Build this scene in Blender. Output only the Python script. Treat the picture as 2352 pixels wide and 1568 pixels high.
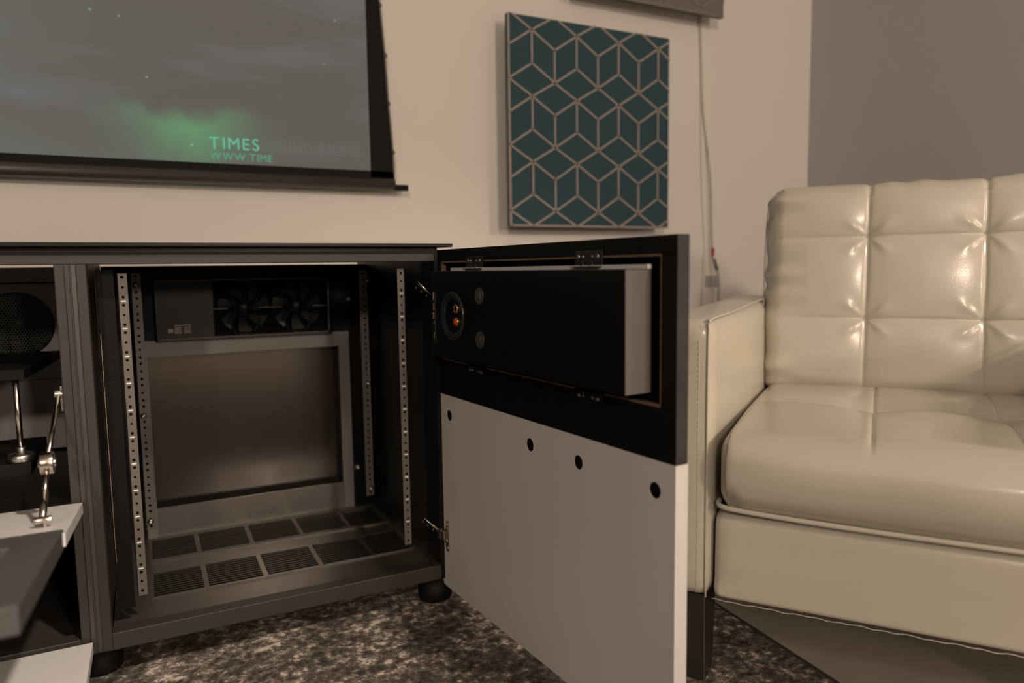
import bpy, bmesh, math, random
from mathutils import Matrix, Vector
random.seed(7)
for o in list(bpy.data.objects): bpy.data.objects.remove(o)
S = bpy.context.scene
COL = S.collection

# ------------------------------------------------------------------ camera
cd = bpy.data.cameras.new('camera'); cam = bpy.data.objects.new('camera', cd); COL.objects.link(cam)
R_, D_, F_ = (Vector(v) for v in ((.89108, -.45363, -.01393), (-.05729, -.08199, -.99499), (.45021, .88741, -.09905)))
m = Matrix((R_, -D_, -F_)).transposed().to_4x4(); m.translation = (.0254, -1.3263, .6528)
cam.matrix_world = m
cd.sensor_width = 36; cd.lens = 25.627; cd.clip_start = .02; cd.clip_end = 50
cd.dof.use_dof = True; cd.dof.focus_distance = 1.22; cd.dof.aperture_fstop = 2.6
S.camera = cam
# ------------------------------------------------------------------ world, lamps, exposure
w = bpy.data.worlds.new('world'); S.world = w; w.use_nodes = True
w.node_tree.nodes['Background'].inputs[0].default_value = (.5, .48, .45, 1)
w.node_tree.nodes['Background'].inputs[1].default_value = .0
def lamp(name, loc, power, col, r):
    l = bpy.data.lights.new(name, 'POINT'); l.energy = power; l.color = col; l.shadow_soft_size = r
    o = bpy.data.objects.new(name, l); COL.objects.link(o); o.location = loc; return o
lamp('room_lamp', (.90, -4.5, 2.0), 85, (1, .80, .64), .12)
lamp('room_lamp', (.95, -4.4, 1.24), 120, (1, .80, .64), .12)
lamp('room_lamp', (-1.5, -4.4, 2.0), 222, (1, .81, .65), .13)
def spot(loc, aim, power, col, cone, r=.06):
    l = bpy.data.lights.new('fill_spot', 'SPOT'); l.energy = power; l.color = col; l.spot_size = math.radians(cone); l.spot_blend = 1; l.shadow_soft_size = r
    o = bpy.data.objects.new('fill_spot', l); COL.objects.link(o); o.location = loc
    o.rotation_euler = (Vector(aim)-Vector(loc)).to_track_quat('-Z', 'Y').to_euler()
spot((.85, -1.9, 2.55), (-.20, -.32, .1), 310, (1, .84, .69), 34)  # unseen spot, added to brighten the flaps and rug
spot((2.2, -2.8, 1.75), (1.12, -.25, .42), 170, (1, .80, .64), 31)  # unseen spot, added to light the chair while sparing the back wall
S.view_settings.view_transform = 'Standard'; S.view_settings.look = 'None'
S.view_settings.exposure = 0.0; S.view_settings.gamma = 1; S.view_settings.use_curve_mapping = False

# ------------------------------------------------------------------ materials
def mat(name, col, rough=.5, metal=0, spec=.5, coat=0, noise=None, bump=None, emit=None):
    M = bpy.data.materials.new(name); M.use_nodes = True
    nt = M.node_tree; b = nt.nodes['Principled BSDF']
    b.inputs['Base Color'].default_value = (*col, 1); b.inputs['Roughness'].default_value = rough
    b.inputs['Metallic'].default_value = metal; b.inputs['Specular IOR Level'].default_value = spec
    b.inputs['Coat Weight'].default_value = coat
    tc = nt.nodes.new('ShaderNodeTexCoord')
    if noise:
        sc, amt = noise
        n = nt.nodes.new('ShaderNodeTexNoise'); n.inputs['Scale'].default_value = sc; n.inputs['Detail'].default_value = 5
        nt.links.new(tc.outputs['Object'], n.inputs['Vector'])
        mx = nt.nodes.new('ShaderNodeMix'); mx.data_type = 'RGBA'
        mx.inputs[6].default_value = (*[c*(1-amt) for c in col], 1); mx.inputs[7].default_value = (*[min(1, c*(1+amt)) for c in col], 1)
        nt.links.new(n.outputs['Fac'], mx.inputs[0]); nt.links.new(mx.outputs[2], b.inputs['Base Color'])
    if bump:
        sc, st = bump
        n = nt.nodes.new('ShaderNodeTexNoise'); n.inputs['Scale'].default_value = sc; n.inputs['Detail'].default_value = 4
        nt.links.new(tc.outputs['Object'], n.inputs['Vector'])
        bp = nt.nodes.new('ShaderNodeBump'); bp.inputs['Strength'].default_value = st; bp.inputs['Distance'].default_value = .002
        nt.links.new(n.outputs['Fac'], bp.inputs['Height']); nt.links.new(bp.outputs[0], b.inputs['Normal'])
    if emit:
        b.inputs['Emission Color'].default_value = (*emit[0], 1); b.inputs['Emission Strength'].default_value = emit[1]
    return M
WALL = mat('wall_paint', (.80, .76, .71), .9, spec=.2, bump=(180, .05))
CEIL = mat('ceiling_paint', (.42, .40, .38), .9, spec=.2, bump=(180, .05))
DARKW = mat('charcoal_paint', (.05, .048, .046), .9, spec=.2, bump=(180, .05))
CONC = mat('concrete', (.29, .255, .215), .55, noise=(5, .35), bump=(60, .1))
BLACK = mat('black_satin', (.0045, .0045, .0045), .38, spec=.25, bump=(900, .08))
BLACKMDF = mat('black_board', (.0055, .005, .005), .55, spec=.15, bump=(400, .2), noise=(60, .3))
EDGE = mat('black_painted_edge', (.026, .024, .023), .6, noise=(25, .7), bump=(200, .25))
VINYL = mat('dark_grey_vinyl', (.105, .095, .088), .7, noise=(300, .15), bump=(700, .25))
ALU = mat('anodised_extrusion', (.036, .033, .030), .5, metal=.25, bump=(800, .05))
ALU2 = mat('anodised_ridge', (.062, .057, .053), .42, metal=.35, bump=(800, .05))
SHEET = mat('black_powder_coat', (.11, .100, .090), .27, metal=.6, spec=.6, bump=(600, .06))
LOUV = mat('black_louvre', (.030, .027, .024), .38, metal=.3)
RACK = mat('rack_steel', (.135, .122, .108), .45, metal=.2, bump=(500, .06))
HOLE = mat('dark_hole', (.004, .004, .004), .85, spec=.1)
MARK = mat('white_print', (.75, .75, .73), .5)
CHROME = mat('chrome', (.56, .51, .45), .2, metal=1)
ZINC = mat('zinc_plated', (.55, .53, .48), .3, metal=1)
GOLD = mat('gold_plated', (.85, .58, .18), .22, metal=1)
RED = mat('red_plastic', (.80, .045, .02), .4)
WHITE = mat('white_lacquer', (.65, .635, .62), .32, spec=.5)
LEATHER = mat('cream_leather', (.52, .49, .415), .22, spec=.5, bump=(260, .06), noise=(7, .04))
LEG = mat('dark_wood_leg', (.012, .010, .009), .35, noise=(30, .3))
STITCH = mat('leather_stitch', (.50, .45, .36), .5)
TEAL = mat('teal_fabric', (.043, .083, .104), .9, spec=.1, noise=(220, .18), bump=(900, .3))
GREYF = mat('grey_fabric', (.19, .17, .15), .9, spec=.1, noise=(220, .15), bump=(900, .3))
LATT = mat('taupe_lattice', (.36, .31, .275), .75, bump=(400, .1))
LATTG = mat('grey_lattice', (.24, .215, .19), .75, bump=(400, .1))
CABLE = mat('pale_cable', (.60, .57, .53), .5)
PLATE = mat('grey_plate', (.40, .38, .36), .5)
SCRB = mat('screen_black_border', (.006, .006, .006), .7, spec=.2)
BARM = mat('screen_bar', (.075, .067, .060), .3, spec=.6, metal=.3)
CHAMFERLIT = mat('painted_chamfer_light', (.20, .125, .075), .7, noise=(90, .4))  # brown tone stands for light caught on the opening's chamfer

def rug_mat():
    M = bpy.data.materials.new('marbled_rug'); M.use_nodes = True; nt = M.node_tree; b = nt.nodes['Principled BSDF']
    tc = nt.nodes.new('ShaderNodeTexCoord')
    def noise(sc, det, ro, dist=0):
        n = nt.nodes.new('ShaderNodeTexNoise'); n.inputs['Scale'].default_value = sc; n.inputs['Detail'].default_value = det
        n.inputs['Roughness'].default_value = ro; n.inputs['Distortion'].default_value = dist
        nt.links.new(tc.outputs['Object'], n.inputs['Vector']); return n
    a = noise(70, 6, .62, .12); c = noise(7.5, 5, .60, .3); d = noise(480, 2, .5)
    ma = nt.nodes.new('ShaderNodeMath'); ma.operation = 'MULTIPLY_ADD'; ma.inputs[1].default_value = .55
    nt.links.new(c.outputs['Fac'], ma.inputs[0]); nt.links.new(a.outputs['Fac'], ma.inputs[2])
    mb = nt.nodes.new('ShaderNodeMath'); mb.operation = 'MULTIPLY_ADD'; mb.inputs[1].default_value = .10
    nt.links.new(d.outputs['Fac'], mb.inputs[0]); nt.links.new(ma.outputs[0], mb.inputs[2])
    r = nt.nodes.new('ShaderNodeValToRGB'); e = r.color_ramp.elements
    e[0].position = .62; e[0].color = (.026, .022, .019, 1); e[1].position = 1.06; e[1].color = (.52, .45, .385, 1)
    for pos, col in ((.74, (.055, .047, .040, 1)), (.84, (.105, .09, .076, 1)), (.92, (.215, .183, .155, 1))):
        q = e.new(pos); q.color = col
    nt.links.new(mb.outputs[0], r.inputs[0]); nt.links.new(r.outputs[0], b.inputs['Base Color'])
    b.inputs['Roughness'].default_value = .95; b.inputs['Specular IOR Level'].default_value = .1
    bp = nt.nodes.new('ShaderNodeBump'); bp.inputs['Strength'].default_value = .6; bp.inputs['Distance'].default_value = .004
    nt.links.new(mb.outputs[0], bp.inputs['Height']); nt.links.new(bp.outputs[0], b.inputs['Normal'])
    return M
RUG = rug_mat()

def screen_mat():
    # grey screen cloth with a projected night sky: object coordinates are metres in the world
    M = bpy.data.materials.new('projected_picture'); M.use_nodes = True; nt = M.node_tree; b = nt.nodes['Principled BSDF']
    L = nt.links.new
    b.inputs['Base Color'].default_value = (.18, .178, .176, 1); b.inputs['Roughness'].default_value = .8; b.inputs['Specular IOR Level'].default_value = .2
    tc = nt.nodes.new('ShaderNodeTexCoord')
    sp = nt.nodes.new('ShaderNodeSeparateXYZ'); L(tc.outputs['Object'], sp.inputs[0])
    def math_(op, a, b_=None, c=None):
        n = nt.nodes.new('ShaderNodeMath'); n.operation = op
        for i, v in enumerate((a, b_, c)):
            if v is None: continue
            if isinstance(v, (int, float)): n.inputs[i].default_value = v
            else: L(v, n.inputs[i])
        return n.outputs[0]
    def nz(sc, det, mapping):
        mp = nt.nodes.new('ShaderNodeMapping'); L(tc.outputs['Object'], mp.inputs[0])
        mp.inputs['Rotation'].default_value = mapping[0]; mp.inputs['Scale'].default_value = mapping[1]
        n = nt.nodes.new('ShaderNodeTexNoise'); n.inputs['Scale'].default_value = sc; n.inputs['Detail'].default_value = det
        L(mp.outputs[0], n.inputs['Vector']); return n.outputs['Fac']
    x, z = sp.outputs['X'], sp.outputs['Z']
    wob = nz(9, 3, ((0, 0, 0), (1, 1, 1)))
    # aurora patch: sharp top, soft fall-off
    dx = math_('DIVIDE', math_('SUBTRACT', x, 0.1578), .122)
    zt = math_('ADD', math_('SUBTRACT', z, 1.0272), math_('MULTIPLY', math_('SUBTRACT', wob, .5), .12))
    up = math_('MAXIMUM', math_('MULTIPLY', zt, 38.0), math_('MULTIPLY', zt, -11.0))
    r2 = math_('ADD', math_('MULTIPLY', dx, dx), math_('MULTIPLY', up, up))
    aur = math_('POWER', 2.718, math_('MULTIPLY', r2, -1.0))
    # milky streaks running down to the right
    st = nz(1.0, 5, ((0, math.radians(-24), 0), (2.2, 1, 11)))
    st = nt_ramp(nt, st, .46, .78)
    big = nt_ramp(nt, nz(1.7, 3, ((0, 0, 0), (1, 1, 1.6))), .35, .75)
    low = nt_ramp(nt, math_('MULTIPLY', z, -1), -1.06, -.90)
    left = nt_ramp(nt, math_('MULTIPLY', x, -1), -.30, .75)
    def scale(fac, col):
        n = nt.nodes.new('ShaderNodeMix'); n.data_type = 'RGBA'; n.inputs[6].default_value = (0, 0, 0, 1); n.inputs[7].default_value = (*col, 1)
        L(fac, n.inputs[0]); return n.outputs[2]
    def add(a, c):
        n = nt.nodes.new('ShaderNodeMix'); n.data_type = 'RGBA'; n.blend_type = 'ADD'; n.inputs[0].default_value = 1
        L(a, n.inputs[6]); L(c, n.inputs[7]); return n.outputs[2]
    e = add(scale(aur, (.012, .16, .045)), scale(math_('MULTIPLY', st, .5), (.05, .065, .085)))
    e = add(e, scale(math_('MULTIPLY', left, low), (.035, .05, .05)))
    e = add(e, scale(math_('MULTIPLY', big, left), (.018, .03, .028)))
    vr = nt.nodes.new('ShaderNodeTexVoronoi'); vr.inputs['Scale'].default_value = 13; L(tc.outputs['Object'], vr.inputs['Vector'])
    star = nt_ramp(nt, math_('MULTIPLY', vr.outputs['Distance'], -1), -.055, -.02)
    e = add(e, scale(star, (.10, .22, .20)))
    base = nt.nodes.new('ShaderNodeRGB'); base.outputs[0].default_value = (.010, .020, .026, 1)
    e = add(e, base.outputs[0])
    L(e, b.inputs['Emission Color']); b.inputs['Emission Strength'].default_value = 1
    return M
def nt_ramp(nt, fac, lo, hi):
    n = nt.nodes.new('ShaderNodeMapRange'); n.interpolation_type = 'SMOOTHSTEP'
    n.inputs['From Min'].default_value = lo; n.inputs['From Max'].default_value = hi
    nt.links.new(fac, n.inputs['Value']); return n.outputs[0]
PICT = screen_mat()
TXT1 = mat('green_caption', (.02, .02, .02), .8, emit=((.13, .58, .36), .8))
TXT2 = mat('dim_green_caption', (.02, .02, .02), .8, emit=((.10, .42, .26), .8))
TXT3 = mat('fading_caption', (.185, .183, .181), .8, emit=((.022, .036, .040), 1))

# ------------------------------------------------------------------ mesh helpers
I4 = Matrix.Identity(4)
class MB:
    def __init__(s): s.v = []; s.f = []; s.sm = []
    def add(s, vs, fs, smooth=False, X=None):
        n = len(s.v); s.v += [tuple(X @ Vector(p)) if X else tuple(p) for p in vs]
        s.f += [tuple(i+n for i in f) for f in fs]; s.sm += [smooth]*len(fs); return s
    def box(s, x0, x1, y0, y1, z0, z1, X=None):
        return s.add([(x, y, z) for z in (z0, z1) for y in (y0, y1) for x in (x0, x1)],
                     [(0, 2, 3, 1), (4, 5, 7, 6), (0, 1, 5, 4), (2, 6, 7, 3), (0, 4, 6, 2), (1, 3, 7, 5)], X=X)
    def prism(s, pts, a, h, axis='y', X=None, smooth=False):
        # pts 2-D ccw; axis: 'y' -> (x, *, z); 'z' -> (x, y, *); 'x' -> (*, y, z)
        n = len(pts)
        def mk(p, t): return (p[0], t, p[1]) if axis == 'y' else ((p[0], p[1], t) if axis == 'z' else (t, p[0], p[1]))
        vs = [mk(p, a) for p in pts] + [mk(p, h) for p in pts]
        fs = [tuple(range(n)), tuple(range(2*n-1, n-1, -1))] + [(i, i+n, (i+1) % n+n, (i+1) % n) for i in range(n)]
        k = len(s.f); s.add(vs, fs, X=X)
        if smooth:
            for i in range(k+2, len(s.f)): s.sm[i] = True
        return s
    def cyl(s, p0, p1, r, n=16, r2=None, X=None):
        p0, p1 = Vector(p0), Vector(p1); d = (p1-p0).normalized(); r2 = r if r2 is None else r2
        a = d.orthogonal().normalized(); b = d.cross(a)
        vs = [p0+r*(a*math.cos(t)+b*math.sin(t)) for t in (2*math.pi*i/n for i in range(n))] + \
             [p1+r2*(a*math.cos(t)+b*math.sin(t)) for t in (2*math.pi*i/n for i in range(n))]
        k = len(s.f)
        s.add(vs, [tuple(range(n-1, -1, -1)), tuple(range(n, 2*n))] + [(i, (i+1) % n, (i+1) % n+n, i+n) for i in range(n)], X=X)
        for i in range(k+2, len(s.f)): s.sm[i] = True
        return s
    def lathe(s, prof, c, d, n=28, X=None):
        # prof: (radius, offset along d)
        d = Vector(d).normalized(); c = Vector(c); a = d.orthogonal().normalized(); b = d.cross(a)
        vs = []; fs = []
        for r, h in prof:
            vs += [c+d*h+max(r, 1e-5)*(a*math.cos(2*math.pi*i/n)+b*math.sin(2*math.pi*i/n)) for i in range(n)]
        for j in range(len(prof)-1):
            fs += [(j*n+i, j*n+(i+1) % n, (j+1)*n+(i+1) % n, (j+1)*n+i) for i in range(n)]
        return s.add(vs, fs, True, X)
    def tube(s, pts, r, n=8, X=None):
        pts = [Vector(p) for p in pts]; vs = []; fs = []
        up = Vector((.123, .35, .93))
        for k, p in enumerate(pts):
            d = (pts[min(k+1, len(pts)-1)]-pts[max(k-1, 0)]).normalized()
            a = d.cross(up)
            if a.length < .05: a = d.cross(Vector((1, 0, 0)))
            a.normalize(); b = d.cross(a); rr = r[k] if isinstance(r, (list, tuple)) else r
            vs += [p+rr*(a*math.cos(2*math.pi*i/n)+b*math.sin(2*math.pi*i/n)) for i in range(n)]
        for j in range(len(pts)-1):
            fs += [(j*n+i, j*n+(i+1) % n, (j+1)*n+(i+1) % n, (j+1)*n+i) for i in range(n)]
        m_ = len(pts)-1
        fs += [tuple(range(n-1, -1, -1)), tuple(m_*n+i for i in range(n))]
        return s.add(vs, fs, True, X)
    def build(s, name, mat, parent=None, X=None, bevel=0, seg=2, kind=None, label=None):
        me = bpy.data.meshes.new(name)
        me.from_pydata([tuple(X @ Vector(p)) for p in s.v] if X else s.v, [], s.f)
        me.polygons.foreach_set('use_smooth', s.sm)
        b = bmesh.new(); b.from_mesh(me); bmesh.ops.recalc_face_normals(b, faces=b.faces); b.to_mesh(me); b.free()
        o = bpy.data.objects.new(name, me); COL.objects.link(o)
        me.materials.append(mat)
        if bevel:
            bv = o.modifiers.new('bevel', 'BEVEL'); bv.width = bevel; bv.segments = seg; bv.limit_method = 'ANGLE'; bv.angle_limit = math.radians(40)
            bv.harden_normals = False
        setpar(o, parent)
        if kind: o['kind'] = kind
        if label: o['label'] = label
        return o
def wm(o):
    if o.parent is None: return o.matrix_basis.copy()
    return wm(o.parent) @ o.matrix_parent_inverse @ o.matrix_basis
def setpar(o, parent):
    if parent is not None:
        o.parent = parent; o.matrix_parent_inverse = wm(parent).inverted()
def empty(name, loc, label, cat, group=None, rz=0):
    o = bpy.data.objects.new(name, None); COL.objects.link(o); o.location = loc; o.rotation_euler = (0, 0, rz)
    o.empty_display_size = .05
    return tag(o, label, cat, group)
def tag(o, label, cat, group=None):
    o['label'] = label; o['category'] = cat
    if group: o['group'] = group
    return o
def struct(o): o['kind'] = 'structure'; return o
def copy_part(src, loc, parent, rot=None):
    o = src.copy(); COL.objects.link(o); o.parent = None; o.matrix_parent_inverse = I4
    o.location = loc
    if rot is not None: o.rotation_euler = rot
    setpar(o, parent); return o
def loft_box(half, r, nx, ny, nz, fn=None):
    """rounded box made of a fine grid; fn(p, n01) displaces"""
    vs = {}; V = []; Fs = []
    N = (nx, ny, nz)
    def vid(i, j, k):
        key = (i, j, k)
        if key in vs: return vs[key]
        p = Vector([(2*a/n-1)*h for a, n, h in zip((i, j, k), N, half)])
        q = Vector([max(-(h-r), min(h-r, c)) for c, h in zip(p, half)])
        d = p-q; nrm = d.normalized() if d.length > 1e-9 else Vector((0, 0, 0))
        if d.length > 1e-9:
            mx = max(abs(c) for c in d); p2 = q + nrm*min(r, r)* (1 if sum(abs(c) > 1e-9 for c in d) > 1 else mx/r)
        else: p2 = p
        if fn: p2 = fn(p2.copy(), nrm)
        vs[key] = len(V); V.append(tuple(p2)); return vs[key]
    for i in range(nx):
        for j in range(ny):
            for k, fl in ((0, 0), (nz, 1)):
                f = (vid(i, j, k), vid(i+1, j, k), vid(i+1, j+1, k), vid(i, j+1, k)); Fs.append(f)
    for i in range(nx):
        for k in range(nz):
            for j in (0, ny): Fs.append((vid(i, j, k), vid(i+1, j, k), vid(i+1, j, k+1), vid(i, j, k+1)))
    for j in range(ny):
        for k in range(nz):
            for i in (0, nx): Fs.append((vid(i, j, k), vid(i, j+1, k), vid(i, j+1, k+1), vid(i, j, k+1)))
    b = MB(); b.add(V, Fs, True); return b
def g(x, s): return math.exp(-(x/s)**2)

# ------------------------------------------------------------------ the room
YW, XR = .75, 2.396
struct(MB().box(-3.3, XR+.12, YW, YW+.12, 0, 2.8).build('wall_back', WALL))
struct(MB().box(XR, XR+.12, -6.6, YW, 0, 2.8).build('wall_right', mat('wall_paint_shaded', (.47, .48, .48), .9, spec=.2, bump=(180, .05))))  # greyer copy of the wall paint, this wall's shade put into the colour
struct(MB().box(-3.42, -3.3, -6.6, YW+.12, 0, 2.8).build('wall_left', DARKW))
struct(MB().box(-3.42, XR+.12, -6.72, -6.6, 0, 2.8).build('wall_front', DARKW))
struct(MB().box(-3.42, XR+.12, -6.72, YW+.12, 2.8, 2.9).build('ceiling', CEIL))
struct(MB().box(-3.42, XR+.12, -6.72, YW+.12, -.1, 0).build('floor', CONC))

# ------------------------------------------------------------------ rug
rc = math.radians(-4.3)
RX = Matrix.Translation((.978, -.317, 0)) @ Matrix.Rotation(rc, 4, 'Z')
rug = empty('area_rug', (-.4, -1.2, 0), 'distressed dark grey and beige marbled rug under the media cabinet', 'rug')
MB().box(-3.0, -.004, -2.6, .86, .0005, .007).build('pile', RUG, rug, X=RX, bevel=.002)
bd = MB()
bd.box(-3.0, 0, .855, .863, .0005, .006); bd.box(-.005, .001, -2.6, .863, .0005, .0075)
bd.build('binding', mat('rug_binding', (.03, .026, .022), .9), rug, X=RX)

# ------------------------------------------------------------------ media cabinet
cab = empty('media_cabinet', (.2, .2, .0), 'long black media cabinet with equipment rack bay and open white doors', 'cabinet')
YF = -.05
MB().box(-1.35, .545, -.066, .50, .6945, .7010).build('top_panel', BLACK, cab, bevel=.0015)
MB().box(-1.32, .521, -.046, .49, .6870, .6945).build('top_frame', BLACK, cab)
tr = MB().box(-1.32, .5135, YF, -.02, .6685, .6835); tr.prism([(YF-.003, .6835), (-.02, .6835), (-.02, .687), (YF, .687)], -1.32, .5135, 'x')
tr.build('top_rail', ALU, cab, bevel=.001)
def post(x):
    p = MB().box(x, x+.042, YF, -.012, .058, .6685).build('post', ALU, cab, bevel=.0012)
    q = MB()
    q.prism([(x+.0125, YF+.001), (x+.014, YF-.0035), (x+.0195, YF-.0045), (x+.0205, YF-.003), (x+.0215, YF-.003), (x+.0225, YF-.0045), (x+.028, YF-.0035), (x+.0295, YF+.001)], .062, .6675, 'z')
    q.build('ridge', ALU2, p)
    return p
post(-.088); post(-.72); post(-1.352)
# right-hand side and the dividers
MB().box(.514, .521, YF, .49, .058, .687).build('side_panel', BLACK, cab)
MB().box(.5125, .514, YF+.001, .02, .086, .6685).build('side_trim', BLACKMDF, cab)
MB().box(-.074, -.0475, -.012, .44, .075, .687).build('divider_panel', BLACK, cab)
MB().box(-.706, -.68, -.012, .44, .075, .687).build('divider_panel', BLACK, cab)
MB().box(-.046, .5135, YF, -.022, .0575, .086).build('base_rail', ALU, cab, bevel=.0012)
MB().box(-1.31, -.088, YF, -.022, .0575, .086).build('base_rail', ALU, cab, bevel=.0012)
MB().box(-1.31, .5135, -.03, .47, .050, .0575).build('underside', BLACK, cab)
for fx, fy in ((.513, -.012), (.497, .43), (-.067, .005), (-.067, .43)):
    f = MB(); f.lathe([(0, 0), (.029, 0), (.0315, .002), (.033, .006), (.034, .0425), (0, .0425)], (fx, fy, .0072), (0, 0, 1), 28)
    f.build('foot', BLACKMDF, cab)
# rack bay floor with louvred vents
BZ = .074
vx = [(.016, .100), (.109, .205), (.214, .310), (.319, .415), (.424, .500)]
vy = [(.092, .208), (.286, .405)]
fl = MB()
ys = [-.022, vy[0][0], vy[0][1], vy[1][0], vy[1][1], .455]
xs = [-.046] + [t for ab in vx for t in ab] + [.5135]
for j in range(5):
    if j in (1, 3):
        for i in range(0, len(xs)-1, 2): fl.box(xs[i], xs[i+1], ys[j], ys[j+1], BZ-.0015, BZ)
    else: fl.box(xs[0], xs[-1], ys[j], ys[j+1], BZ-.0015, BZ)
fl.box(.012, .505, .083, .0865, BZ, BZ+.003)           # folded front lip of the vent sheet
fl.box(.012, .505, .262, .2655, BZ, BZ+.003)
bay_floor = fl.build('bay_floor', SHEET, cab)
for (a, b_) in vx:
    for (c, d) in vy:
        q = MB(); n = 11
        for k in range(n):
            y = c+(k+.5)*(d-c)/n
            q.prism([(y-.0024, BZ-.0012), (y-.0024, BZ-.002), (y+.0018, BZ-.002), (y+.0018, BZ-.0012)], a, b_, 'x')
        q.build('louvre', LOUV, bay_floor)
        MB().box(a-.002, b_+.002, c-.002, d+.002, BZ-.0135, BZ-.013).build('louvre_well', HOLE, bay_floor)
# back of the rack bay
bk = MB()
bk.box(.010, .468, .42, .426, .474, .509); MB().box(.468, .514, .42, .426, .474, .509).build('shade_filler', BLACK, cab)  # black piece puts the shadow on the frame's right end into colour
MB().box(-.046, .514, .42, .426, .509, .6695).build('shade_filler', BLACKMDF, cab); MB().box(-.046, .010, .42, .426, BZ, .509).build('shade_filler', BLACK, cab)  # black upper and left pieces paint in the shade on the back frame
bk.box(.010, .030, .42, .426, BZ, .474); bk.box(.443, .468, .42, .426, BZ, .474); blk = MB().box(.468, .514, .42, .426, BZ, .474); blk.build('shade_filler', BLACK, cab)  # black strip stands for the shadow beside the lit frame column
bk.build('back_frame', mat('grey_powder_coat', (.16, .15, .14), .45, bump=(500, .06)), cab)
GLOSS = mat('black_gloss_panel', (.135, .123, .11), .19, metal=.9, bump=(500, .03))
MB().box(-.046, .514, .462, .468, .100, .6695).build('back_panel', GLOSS, cab)
MB().box(.030, .443, .424, .43, BZ, .137).build('back_sill', mat('satin_sill', (.15, .137, .124), .36, metal=.4), cab)
MB().box(-.046, .03, .426, .462, .09, .6695).build('back_return', BLACK, cab)
MB().box(.45, .514, .426, .462, .09, .6695).build('back_return', BLACK, cab)
# rack rails
def rail(x0, x1, y, z0, z1, side, marks=True, holes=12, hr=.0024):
    q = MB().box(x0, x1, y, y+.002, z0, z1)
    xs_ = (x1-.002, x1) if side > 0 else (x0, x0+.002)
    q.box(xs_[0], xs_[1], y, y+.03, z0, z1)
    r = q.build('rack_rail', RACK, cab, bevel=.0005, seg=1)
    xc = (x0+x1)/2
    h = MB()
    top = .61+.04445
    for u in range(holes):
        zu = top-u*.04445
        for dz in (-.00635, -.022225, -.0381):
            if zu+dz-.004 < z0 or zu+dz+.004 > z1: continue
            h.cyl((xc, y-.0003, zu+dz), (xc, y+.003, zu+dz), hr if abs(dz+.022) > .005 else hr*.85, 10)
    h.build('screw_holes', HOLE, r, kind='stuff')
    if marks:
        k = MB()
        for u in range(11):
            z = .61-u*.04445; k.box(xc-.0036, xc+.0036, y-.0004, y+.001, z-.0011, z+.0011)
        k.build('unit_marks', MARK, r, kind='stuff')
    return r
r1 = rail(-.0075, .0075, 0, .1185, .655, -1)
r2 = rail(.4575, .4725, 0, .1185, .657, 1)
r3 = rail(.008, .027, .34, .120, .655, -1, False, hr=.0028)
r4 = rail(.477, .497, .34, .120, .655, 1, False, hr=.0028)
def bolt(loc, parent, r=.0042, mat_=ZINC, d=(0, -1, 0)):
    q = MB(); q.lathe([(r*1.25, 0), (r*1.25, .001), (r, .0014), (r*.95, .004), (r*.6, .005), (r*.45, .005), (r*.4, .0025), (0, .0025)], loc, d, 14)
    return q.build('bolt', mat_, parent)
for x, z in ((.0165, .362), (.017, .138), (.0175, .63)): bolt((x, .339, z), r3, .0048)
for x, z in ((.489, .39), (.487, .138), (.494, .63)): bolt((x, .339, z), r4, .0048)
for z in (.587, .171): bolt((.4705 if z > .5 else .479, .4195, z), cab, .0062)
# inner channel beside the left rail and a highlight painted along its edge
MB().box(-.036, -.012, .004, .008, .10, .660).build('side_channel', BLACKMDF, cab)
MB().box(-.0375, -.036, -.02, .008, .10, .660).build('side_channel', BLACKMDF, cab)
MB().box(-.0345, -.0337, -.0205, -.0197, .19, .56).build('channel_highlight', mat('painted_highlight', (.3, .22, .12), .5, metal=.6), cab)  # gold strip painted as the highlight on the sheet's edge

# cabinet left bay: floor, back panel with fan opening, ledge
MB().box(-.70, -.088, -.02, .44, BZ-.0015, BZ).build('bay_floor', SHEET, cab)
MB().box(-.70, -.088, YF+.004, .43, .298, .306).build('bay_shelf', BLACK, cab)
FC, FR, FY = (-.192, .558), .064, .36
def holed_plate(x0, x1, z0, z1, c, r, y0, y1, n=48):
    b = MB(); ring = [(c[0]+r*math.cos(2*math.pi*i/n), c[1]+r*math.sin(2*math.pi*i/n)) for i in range(n)]
    out = []
    for i in range(n):
        dx, dz = math.cos(2*math.pi*i/n), math.sin(2*math.pi*i/n)
        t = min(((x1-c[0])/dx if dx > 1e-6 else 1e9), ((x0-c[0])/dx if dx < -1e-6 else 1e9), ((z1-c[1])/dz if dz > 1e-6 else 1e9), ((z0-c[1])/dz if dz < -1e-6 else 1e9))
        out.append((c[0]+t*dx, c[1]+t*dz))
    vs = [(x, y, z) for y in (y0, y1) for (x, z) in ring] + [(x, y, z) for y in (y0, y1) for (x, z) in out]
    fs = []
    for i in range(n):
        j = (i+1) % n
        fs += [(i, j, 2*n+j, 2*n+i), (n+i, 3*n+i, 3*n+j, n+j), (i, n+i, n+j, j), (2*n+i, 2*n+j, 3*n+j, 3*n+i)]
    return b.add(vs, fs)
GP = mat('grey_fan_plate', (.21, .20, .195), .5, bump=(500, .06))
holed_plate(-.30, -.075, .45, .637, FC, FR, FY, FY+.004).build('fan_plate', GP, cab)
ub = MB().box(-.70, -.075, FY, FY+.004, .640, .6685); ub.box(-.70, -.301, FY, FY+.004, .31, .637); ub.box(-.30, -.075, FY, FY+.004, .31, .449)
ub.build('back_panel', GP, cab)
MB().box(-.70, -.075, .43, .44, .075, .66).build('back_panel', BLACK, cab)
MB().box(-.70, -.14, -.005, .20, .346, .366).build('ledge', BLACKMDF, cab, bevel=.001)

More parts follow.
